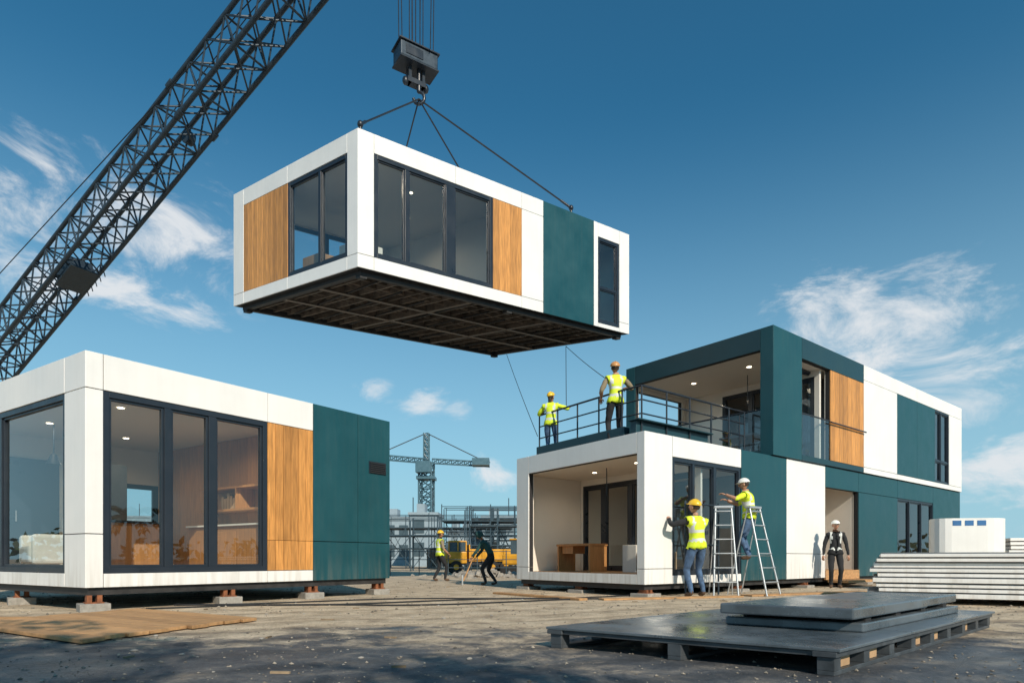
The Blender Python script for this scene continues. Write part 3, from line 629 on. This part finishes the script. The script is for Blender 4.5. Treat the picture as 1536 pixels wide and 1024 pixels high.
g=G('ground_cables',(0,9,0))
for k in range(3):
    pts=[]
    for i in range(40):
        f=i/39; x=-5.2+f*(7.6); y=8.9+.5*k+2.2*f+.35*math.sin(f*9+k*2)
        pts.append(V((x,y,.015)))
    g.path('cable',CABLE,pts,.012)
g.done()
g=G('site_debris',(0,8,0))
for i in range(150):
    y=3.6+random.random()**1.3*13; x=random.uniform(-.8,.75)*y
    if (y<8.5 and x>-.1): continue
    if y>7.5 and abs(x)>.55*y: continue
    c=V((x,y,0)); a=random.random()*3.14; F=frame(c,(math.cos(a),math.sin(a),0),(-math.sin(a),math.cos(a),0))
    if random.random()<.22:
        l=random.uniform(.05,.2); g.box('wood_offcuts',OFFC,F,(-l/2,-.011,.0),(l/2,.012,.014))
    else:
        q=random.uniform(.010,.034); z_=q*.5
        g.ell('clods',CONC,c+V((0,0,z_*.4)),(q,q*.75,q*.5),Matrix.Rotation(a,3,'Z'),6,4)
g.done()

# ================================================================ BACKGROUND
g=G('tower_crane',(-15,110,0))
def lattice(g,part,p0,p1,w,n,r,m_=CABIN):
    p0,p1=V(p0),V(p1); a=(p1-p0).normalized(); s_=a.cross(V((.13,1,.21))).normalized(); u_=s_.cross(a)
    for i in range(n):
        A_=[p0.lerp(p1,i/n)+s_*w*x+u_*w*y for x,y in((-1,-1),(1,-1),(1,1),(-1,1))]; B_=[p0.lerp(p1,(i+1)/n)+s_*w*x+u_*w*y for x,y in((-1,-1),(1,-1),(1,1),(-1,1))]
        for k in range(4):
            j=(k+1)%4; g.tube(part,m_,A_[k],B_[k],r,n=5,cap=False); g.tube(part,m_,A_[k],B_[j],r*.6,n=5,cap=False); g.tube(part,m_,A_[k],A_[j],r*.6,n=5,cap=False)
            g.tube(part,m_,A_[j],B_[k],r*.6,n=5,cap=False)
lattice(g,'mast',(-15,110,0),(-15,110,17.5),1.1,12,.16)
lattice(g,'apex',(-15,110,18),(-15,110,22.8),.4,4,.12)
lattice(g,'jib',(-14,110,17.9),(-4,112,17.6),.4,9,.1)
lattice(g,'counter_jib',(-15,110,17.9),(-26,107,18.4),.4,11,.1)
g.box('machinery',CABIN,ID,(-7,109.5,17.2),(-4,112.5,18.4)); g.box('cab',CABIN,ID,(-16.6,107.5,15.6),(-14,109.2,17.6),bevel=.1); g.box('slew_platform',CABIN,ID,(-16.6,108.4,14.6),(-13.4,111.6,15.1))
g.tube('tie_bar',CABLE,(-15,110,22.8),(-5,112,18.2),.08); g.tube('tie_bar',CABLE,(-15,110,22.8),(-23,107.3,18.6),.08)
g.done()
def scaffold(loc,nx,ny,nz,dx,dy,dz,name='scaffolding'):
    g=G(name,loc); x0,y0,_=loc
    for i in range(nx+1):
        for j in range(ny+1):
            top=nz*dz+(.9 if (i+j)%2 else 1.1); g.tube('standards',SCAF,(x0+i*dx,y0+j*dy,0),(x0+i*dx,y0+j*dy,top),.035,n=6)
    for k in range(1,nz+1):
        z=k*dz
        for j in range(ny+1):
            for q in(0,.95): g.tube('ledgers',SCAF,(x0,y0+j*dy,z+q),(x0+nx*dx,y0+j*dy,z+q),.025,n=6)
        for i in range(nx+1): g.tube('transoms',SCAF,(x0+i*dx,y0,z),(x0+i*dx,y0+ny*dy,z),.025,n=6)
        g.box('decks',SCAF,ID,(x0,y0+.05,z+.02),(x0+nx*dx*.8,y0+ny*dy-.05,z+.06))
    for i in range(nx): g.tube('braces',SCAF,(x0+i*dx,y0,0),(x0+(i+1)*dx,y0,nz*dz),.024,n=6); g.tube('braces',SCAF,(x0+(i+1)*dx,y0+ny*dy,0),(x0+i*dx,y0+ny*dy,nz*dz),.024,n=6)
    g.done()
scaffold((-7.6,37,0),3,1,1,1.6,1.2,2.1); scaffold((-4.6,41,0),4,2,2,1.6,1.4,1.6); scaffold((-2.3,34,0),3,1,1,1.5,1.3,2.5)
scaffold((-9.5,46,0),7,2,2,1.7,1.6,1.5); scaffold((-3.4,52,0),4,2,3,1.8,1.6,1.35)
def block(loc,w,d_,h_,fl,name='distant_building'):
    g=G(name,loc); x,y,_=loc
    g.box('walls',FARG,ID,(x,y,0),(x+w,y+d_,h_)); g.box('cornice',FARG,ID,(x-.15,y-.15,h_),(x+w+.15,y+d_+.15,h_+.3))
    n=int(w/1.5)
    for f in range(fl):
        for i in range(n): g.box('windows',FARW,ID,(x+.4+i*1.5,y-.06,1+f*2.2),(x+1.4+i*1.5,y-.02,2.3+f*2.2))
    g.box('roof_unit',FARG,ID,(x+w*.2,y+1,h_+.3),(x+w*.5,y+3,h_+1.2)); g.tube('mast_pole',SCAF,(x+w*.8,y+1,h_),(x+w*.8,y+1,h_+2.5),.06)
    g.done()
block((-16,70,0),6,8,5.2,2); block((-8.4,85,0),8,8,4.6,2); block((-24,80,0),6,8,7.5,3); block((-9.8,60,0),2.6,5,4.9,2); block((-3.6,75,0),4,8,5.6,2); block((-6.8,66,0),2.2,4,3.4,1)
block((60,120,0),24,12,7,3); block((-90,110,0),30,12,8,3); block((25,140,0),20,12,6,2)
g=G('concrete_wall_forms',(-6,30,0))
for i in range(5): g.box('forms',CONC,ID,(-6.8+i*1.5,50,0),(-5.6+i*1.5,50.3,1.6+.5*(i%2)))
g.done()
g=G('yellow_dump_truck',(-1.9,31,0)); Tk=frame((-3.3,31,0),(.97,.22,0),(-.22,.97,0))
g.box('chassis',FRAME,Tk,(.1,.15,.42),(3.6,1.35,.58)); g.box('cab_body',YEL,Tk,(.0,.05,.5),(1.1,1.45,1.1),bevel=.05)
g.box('cab_roof',YEL,Tk,(.22,.12,1.56),(1.1,1.38,1.64),bevel=.03); g.box('cab_glass',FARW,Tk,(.2,.14,1.1),(1.06,1.36,1.56))
for a in(.16,.62,1.04): g.box('cab_pillars',YEL,Tk,(a,.10,1.1),(a+.06,.14,1.57))
g.box('tipper_body',YEL,Tk,(1.2,.0,.66),(3.6,.06,1.22),bevel=.01); g.box('tipper_body',YEL,Tk,(1.2,1.44,.66),(3.6,1.5,1.22)); g.box('tipper_body',YEL,Tk,(1.2,.06,.6),(3.6,1.44,.68)); g.box('tipper_body',YEL,Tk,(1.2,.06,.68),(1.26,1.44,1.45))
for i in range(5): g.box('tipper_ribs',YEL,Tk,(1.3+i*.55,-.05,.64),(1.37+i*.55,-.002,1.22))
for x in(.55,2.4,3.1):
    for y in(.0,1.3): g.tube('wheels',TYRE,Tk(x,y,.32),Tk(x,y+.24,.32),.32,n=20); g.tube('hubs',YEL,Tk(x,y-.012,.32),Tk(x,y+.02,.32),.14,n=12)
g.box('bumper',FRAME,Tk,(-.1,.1,.35),(.0,1.4,.55)); g.done()
g=G('mini_excavator',(-.2,30,0)); Tk=frame((-.6,29,0),(.95,-.3,0),(.3,.95,0))
for y in(0,.9): g.box('tracks',TYRE,Tk,(0,y,0),(1.5,y+.3,.4),bevel=.12)
g.box('body',YEL,Tk,(.1,.1,.45),(1.2,1.1,.95),bevel=.08); g.box('cab_glass',FARW,Tk,(.5,.2,.95),(1.1,.9,1.6)); g.box('cab_roof',YEL,Tk,(.45,.15,1.6),(1.15,.95,1.67),bevel=.02)
g.tube('arm',YEL,Tk(1.2,.55,.8),Tk(2.0,.55,1.7),.09); g.tube('arm',YEL,Tk(2.0,.55,1.7),Tk(2.5,.55,.7),.07); g.box('bucket',FRAME,Tk,(2.3,.3,.3),(2.7,.8,.7),bevel=.05); g.done()
g=G('site_fence',(-2,26,0))
for i in range(8):
    x=-6.5+i*1.25; g.tube('posts',SCAF,(x,27,0),(x,27,1.1),.022)
for z in(.35,.7,1.05): g.tube('rails',SCAF,(-6.5,27,z),(2.25,27,z),.015)
g.done()
g=G('rubble_pile',(-1,24,0))
for i in range(120):
    a=random.random()*6.28; r=abs(random.gauss(0,.8)); c=V((1.0+r*math.cos(a)*1.8-2.0,25+r*math.sin(a),max(0,.28-r*.2)*random.random()))
    q=random.uniform(.05,.16); Rm=Matrix.Rotation(random.random()*6,3,V((random.random(),random.random(),.5)).normalized())
    g.box('stones',CONC,lambda x,y,z:c+Rm@V((x,y,z)),(-q,-q*.7,-q*.5),(q,q*.7,q*.5))
g.done()
def leaves(g,c,R_,n,sz,part='crown'):
    vs=[];fs=[]
    for i in range(n):
        d=V((random.gauss(0,1),random.gauss(0,1),random.gauss(0,.8))); d.normalize(); p=c+d*R_*random.random()**.4
        a=V((random.gauss(0,1),random.gauss(0,1),random.gauss(0,1))).normalized(); b_=a.orthogonal().normalized(); q=sz*random.uniform(.6,1.3); o=len(vs)
        vs+=[p-a*q,p+b_*q*.5,p+a*q,p-b_*q*.5]; fs.append((o,o+1,o+2,o+3))
    g.add(part,LEAF,vs,fs)
def tree(loc,h_,nl=8):
    g=G('added_shadow_tree',loc); b0=V(loc); t1=b0+V((random.uniform(-.2,.2),random.uniform(-.2,.2),h_*.45))
    g.tube('trunk',BARK,b0,t1,.20,.13,n=10); 
    for i in range(nl):
        a=i*2.4; rr=random.uniform(.8,2.0); e=t1+V((math.cos(a)*rr,math.sin(a)*rr,random.uniform(.1,.5)*h_))
        g.tube('limbs',BARK,t1-V((0,0,.3)),e,.09,.03,n=7); leaves(g,e,random.uniform(.7,1.15),300,.11)
    g.done()
for x,y,hh_ in((.6,-6.6,8.4),(3.6,-7.4,9.0),(-3.4,-8.6,8.4),(9.5,-12,9.0),(-6,-11,9),(16,-9,8),(-14,-13,9)): tree((x,y,0),hh_)  # unseen trees added behind the camera so their shadows darken the foreground
g=G('palm_tree',(14,4.2,0)); g.tube('trunk',BARK,(14,4.2,0),(14.1,4.25,2.5),.12,.09,n=10)
for i in range(16):
    a=i*.393+.1; pr=V((14.1,4.25,2.5)); el_=.75 if i%2 else .2
    for k in range(6):
        nx=pr+V((math.cos(a)*.24,math.sin(a)*.24,(el_-k*.26)*.25)); sd=V((-math.sin(a),math.cos(a),0))
        g.tube('fronds',LEAF,pr,nx,.012,n=5)
        for q in(-1,1):
            for f in(.2,.6): 
                m0=pr.lerp(nx,f); g.quad('leaflets',LEAF,[m0,m0+sd*q*.28*(1-k*.1)+V((0,0,-.10)),m0+sd*q*.26*(1-k*.1)+(nx-pr)*.5+V((0,0,-.1)),m0+(nx-pr)*.2])
        pr=nx
g.done()
g=G('added_distant_trees',(0,0,0))  # treeline ring added to darken window reflections and close the horizon
for i in range(150):
    a=random.uniform(0,2*math.pi); Rr=random.uniform(150,210); c=V((math.cos(a)*Rr,math.sin(a)*Rr,random.uniform(1.5,3.5)))
    if abs(c.x)<.85*c.y and c.y>0: c*=1.6; c.z=2
    leaves(g,c,random.uniform(4,6.5),45,1.3,'canopy')
g.done()

# ================================================================ GROUND
m,nt,b=nmat('site_ground'); N=nt.nodes
tc=N.new('ShaderNodeTexCoord'); 
def noise(sc,det=8,ro=.6,src=None,dist=0):
    n=N.new('ShaderNodeTexNoise'); n.inputs['Scale'].default_value=sc; n.inputs['Detail'].default_value=det; n.inputs['Roughness'].default_value=ro; n.inputs['Distortion'].default_value=dist
    L(nt,src or tc.outputs['Object'],n.inputs['Vector']); return n.outputs['Fac']
def ramp(src,stops):
    r=N.new('ShaderNodeValToRGB'); L(nt,src,r.inputs[0]); e=r.color_ramp.elements
    while len(e)<len(stops): e.new(.5)
    for q,(p,c_) in zip(e,stops): q.position=p; q.color=(*c_,1) if len(c_)==3 else c_
    return r.outputs[0]
def mth(op,a,b_,clamp=False):
    n=N.new('ShaderNodeMath'); n.operation=op; n.use_clamp=clamp
    for i,x in enumerate((a,b_)):
        if isinstance(x,(int,float)): n.inputs[i].default_value=x
        else: L(nt,x,n.inputs[i])
    return n.outputs[0]
def mixc(f,a,b_):
    n=N.new('ShaderNodeMix'); n.data_type='RGBA'
    if isinstance(f,float): n.inputs[0].default_value=f
    else: L(nt,f,n.inputs[0]) 
    for i,x in((6,a),(7,b_)):
        if isinstance(x,tuple): n.inputs[i].default_value=(*x,1)
        else: L(nt,x,n.inputs[i])
    return n.outputs[2]
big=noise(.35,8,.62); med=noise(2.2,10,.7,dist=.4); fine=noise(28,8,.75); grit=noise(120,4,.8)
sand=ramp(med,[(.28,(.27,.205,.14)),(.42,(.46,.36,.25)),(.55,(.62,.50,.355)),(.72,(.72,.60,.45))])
shade_grey=ramp(med,[(.3,(.045,.052,.062)),(.48,(.095,.102,.112)),(.60,(.19,.178,.165)),(.74,(.42,.35,.27))])
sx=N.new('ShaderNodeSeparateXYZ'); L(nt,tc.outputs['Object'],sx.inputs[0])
rut=N.new('ShaderNodeTexWave'); rut.inputs['Scale'].default_value=.42; rut.inputs['Distortion'].default_value=5; rut.inputs['Detail'].default_value=4; rut.inputs['Detail Scale'].default_value=.8
mpr=N.new('ShaderNodeMapping'); mpr.inputs['Rotation'].default_value=(0,0,rad(68)); L(nt,tc.outputs['Object'],mpr.inputs[0]); L(nt,mpr.outputs[0],rut.inputs['Vector'])
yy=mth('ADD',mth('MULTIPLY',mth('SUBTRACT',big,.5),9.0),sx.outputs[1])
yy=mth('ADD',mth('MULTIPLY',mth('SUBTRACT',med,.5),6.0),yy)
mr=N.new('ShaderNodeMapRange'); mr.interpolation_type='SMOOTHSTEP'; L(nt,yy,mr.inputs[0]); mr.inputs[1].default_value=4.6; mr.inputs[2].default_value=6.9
col=mixc(mr.outputs[0],shade_grey,sand)  # grey ground near the camera, with foreground shadow painted into its colour
sp=ramp(fine,[(.35,(.60,.60,.60)),(.6,(1.1,1.1,1.1))])
mm=N.new('ShaderNodeMix'); mm.data_type='RGBA'; mm.blend_type='MULTIPLY'; mm.inputs[0].default_value=1; L(nt,col,mm.inputs[6]); L(nt,sp,mm.inputs[7])
rt=ramp(rut.outputs['Fac'],[(.0,(.78,.77,.76)),(.35,(1,1,1))])
m3_=N.new('ShaderNodeMix'); m3_.data_type='RGBA'; m3_.blend_type='MULTIPLY'; m3_.inputs[0].default_value=1; L(nt,mm.outputs[2],m3_.inputs[6]); L(nt,rt,m3_.inputs[7])
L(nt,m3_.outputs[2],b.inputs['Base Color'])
rr=ramp(big,[(.38,(.36,.36,.36)),(.55,(.85,.85,.85))]); rf=mixc(mr.outputs[0],rr,(.92,.92,.92)); L(nt,rf,b.inputs['Roughness'])
hh=mth('ADD',mth('MULTIPLY',med,.07),mth('ADD',mth('MULTIPLY',fine,.016),mth('MULTIPLY',grit,.005)))
hh=mth('ADD',hh,mth('MULTIPLY',rut.outputs['Fac'],.02))
bp_=N.new('ShaderNodeBump'); bp_.inputs['Strength'].default_value=.7; bp_.inputs['Distance'].default_value=1; L(nt,hh,bp_.inputs['Height']); L(nt,bp_.outputs[0],b.inputs['Normal'])
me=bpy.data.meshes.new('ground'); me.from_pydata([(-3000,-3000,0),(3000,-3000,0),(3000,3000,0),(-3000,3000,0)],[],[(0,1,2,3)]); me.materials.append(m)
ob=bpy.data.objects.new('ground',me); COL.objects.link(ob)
STONE=mat('gravel_stone',(.24,.21,.17),.9,var=.3,island=.6)
vs=[];fs=[]
for i in range(6500):
    y=2.9+(random.random()**1.5)*17; x=random.uniform(-.95,.95)*y+random.gauss(0,.2)
    r=random.choice((.003,.004,.005,.006,.008,.012))*random.uniform(.7,1.4)*(1 if y<8 else 1.8)
    o=len(vs); a=random.random()*3
    for dx,dy,dz in((1,0,.25),(-1,.1,.2),(.1,1,.3),(-.1,-1,.2),(.1,.1,.85),(0,0,-.4)):
        q=random.uniform(.7,1.3)*r; X_=dx*math.cos(a)-dy*math.sin(a); Y_=dx*math.sin(a)+dy*math.cos(a)
        vs.append((x+X_*q,y+Y_*q,dz*q))
    for f in((0,2,4),(2,1,4),(1,3,4),(3,0,4),(2,0,5),(1,2,5),(3,1,5),(0,3,5)): fs.append(tuple(o+k for k in f))
me=bpy.data.meshes.new('gravel'); me.from_pydata(vs,[],fs); me.materials.append(STONE); ob=bpy.data.objects.new('gravel',me); COL.objects.link(ob)

# ================================================================ WORLD / SUN
sun=V((.38,-.78,.56)).normalized(); el=math.asin(sun.z); az=math.atan2(sun.x,sun.y)
w=bpy.data.worlds.new('World'); S.world=w; w.use_nodes=True; nt=w.node_tree; N=nt.nodes
bg=N['Background']; sk=N.new('ShaderNodeTexSky'); sk.sky_type='NISHITA'; sk.sun_disc=False; sk.sun_elevation=el; sk.sun_rotation=az; sk.ozone_density=3.5; sk.air_density=1.0; sk.dust_density=.6
gn=N.new('ShaderNodeVectorMath'); gn.operation='MULTIPLY'; L(nt,sk.outputs[0],gn.inputs[0]); gn.inputs[1].default_value=(.33,.95,1.0)
tc=N.new('ShaderNodeTexCoord'); gen=tc.outputs['Generated']
sz_=N.new('ShaderNodeSeparateXYZ'); L(nt,gen,sz_.inputs[0])
hz=N.new('ShaderNodeMapRange'); hz.interpolation_type='SMOOTHSTEP'; L(nt,sz_.outputs[2],hz.inputs[0]); hz.inputs[1].default_value=-.08; hz.inputs[2].default_value=.60; hz.inputs[3].default_value=.95; hz.inputs[4].default_value=0
skyc=mixc(hz.outputs[0],gn.outputs[0],(3.5,5.6,6.7))
mp=N.new('ShaderNodeMapping'); mp.inputs['Scale'].default_value=(1,1,1.9); L(nt,gen,mp.inputs[0])
n1=noise(7.5,12,.66,mp.outputs[0],.5); 
tot=None
for (u,v_,r,k) in ((100,245,.09,.9),(290,360,.15,1.0),(110,320,.15,1.0),(215,440,.10,1.1),(40,420,.09,.8),(570,582,.045,1.05),(640,596,.055,1.05),(690,610,.045,.85),(1270,450,.11,1.0),(1350,485,.16,1.1),(1225,500,.08,.95),(1440,550,.13,1.05),(1480,600,.11,1.0),(1500,710,.13,1.1),(750,712,.06,.95),(620,640,.05,.4)):
    d=V((u-768,940,838-v_)).normalized(); d=V((d.x,d.y,d.z*1.9))
    vd=N.new('ShaderNodeVectorMath'); vd.operation='DISTANCE'; L(nt,mp.outputs[0],vd.inputs[0]); vd.inputs[1].default_value=d
    q=N.new('ShaderNodeMapRange'); q.interpolation_type='SMOOTHSTEP'; L(nt,vd.outputs['Value'],q.inputs[0]); q.inputs[1].default_value=0; q.inputs[2].default_value=r*1.7; q.inputs[3].default_value=k; q.inputs[4].default_value=0
    tot=q.outputs[0] if tot is None else mth('MAXIMUM',tot,q.outputs[0])
cl=mth('ADD',mth('MULTIPLY',mth('SUBTRACT',n1,.5),1.9),mth('MULTIPLY',tot,.60)); q=N.new('ShaderNodeMapRange'); q.interpolation_type='SMOOTHSTEP'; L(nt,cl,q.inputs[0]); q.inputs[1].default_value=.34; q.inputs[2].default_value=.86; q.inputs[4].default_value=.9
cc=mth('MULTIPLY',q.outputs[0],mth('MULTIPLY',tot,2.0,True))
mx_=mixc(cc,skyc,(7.2,7.4,7.6)); L(nt,mx_,bg.inputs[0]); bg.inputs[1].default_value=.11
ld=bpy.data.lights.new('sun','SUN'); ld.energy=4.6; ld.angle=rad(.5); ld.color=(1,.885,.73); lo=bpy.data.objects.new('sun',ld); COL.objects.link(lo)
lo.rotation_euler=sun.to_track_quat('Z','Y').to_euler(); lo.location=(20,-40,30)
# camera
cd=bpy.data.cameras.new('camera'); cam=bpy.data.objects.new('camera',cd); COL.objects.link(cam); cam.location=(0,0,.72); cam.rotation_euler=(rad(90),0,0)
cd.lens=22.03; cd.sensor_width=36; cd.shift_y=.2122; cd.clip_start=.05; cd.clip_end=6000; S.camera=cam
S.view_settings.view_transform='Standard'; S.view_settings.look='None'; S.view_settings.exposure=0
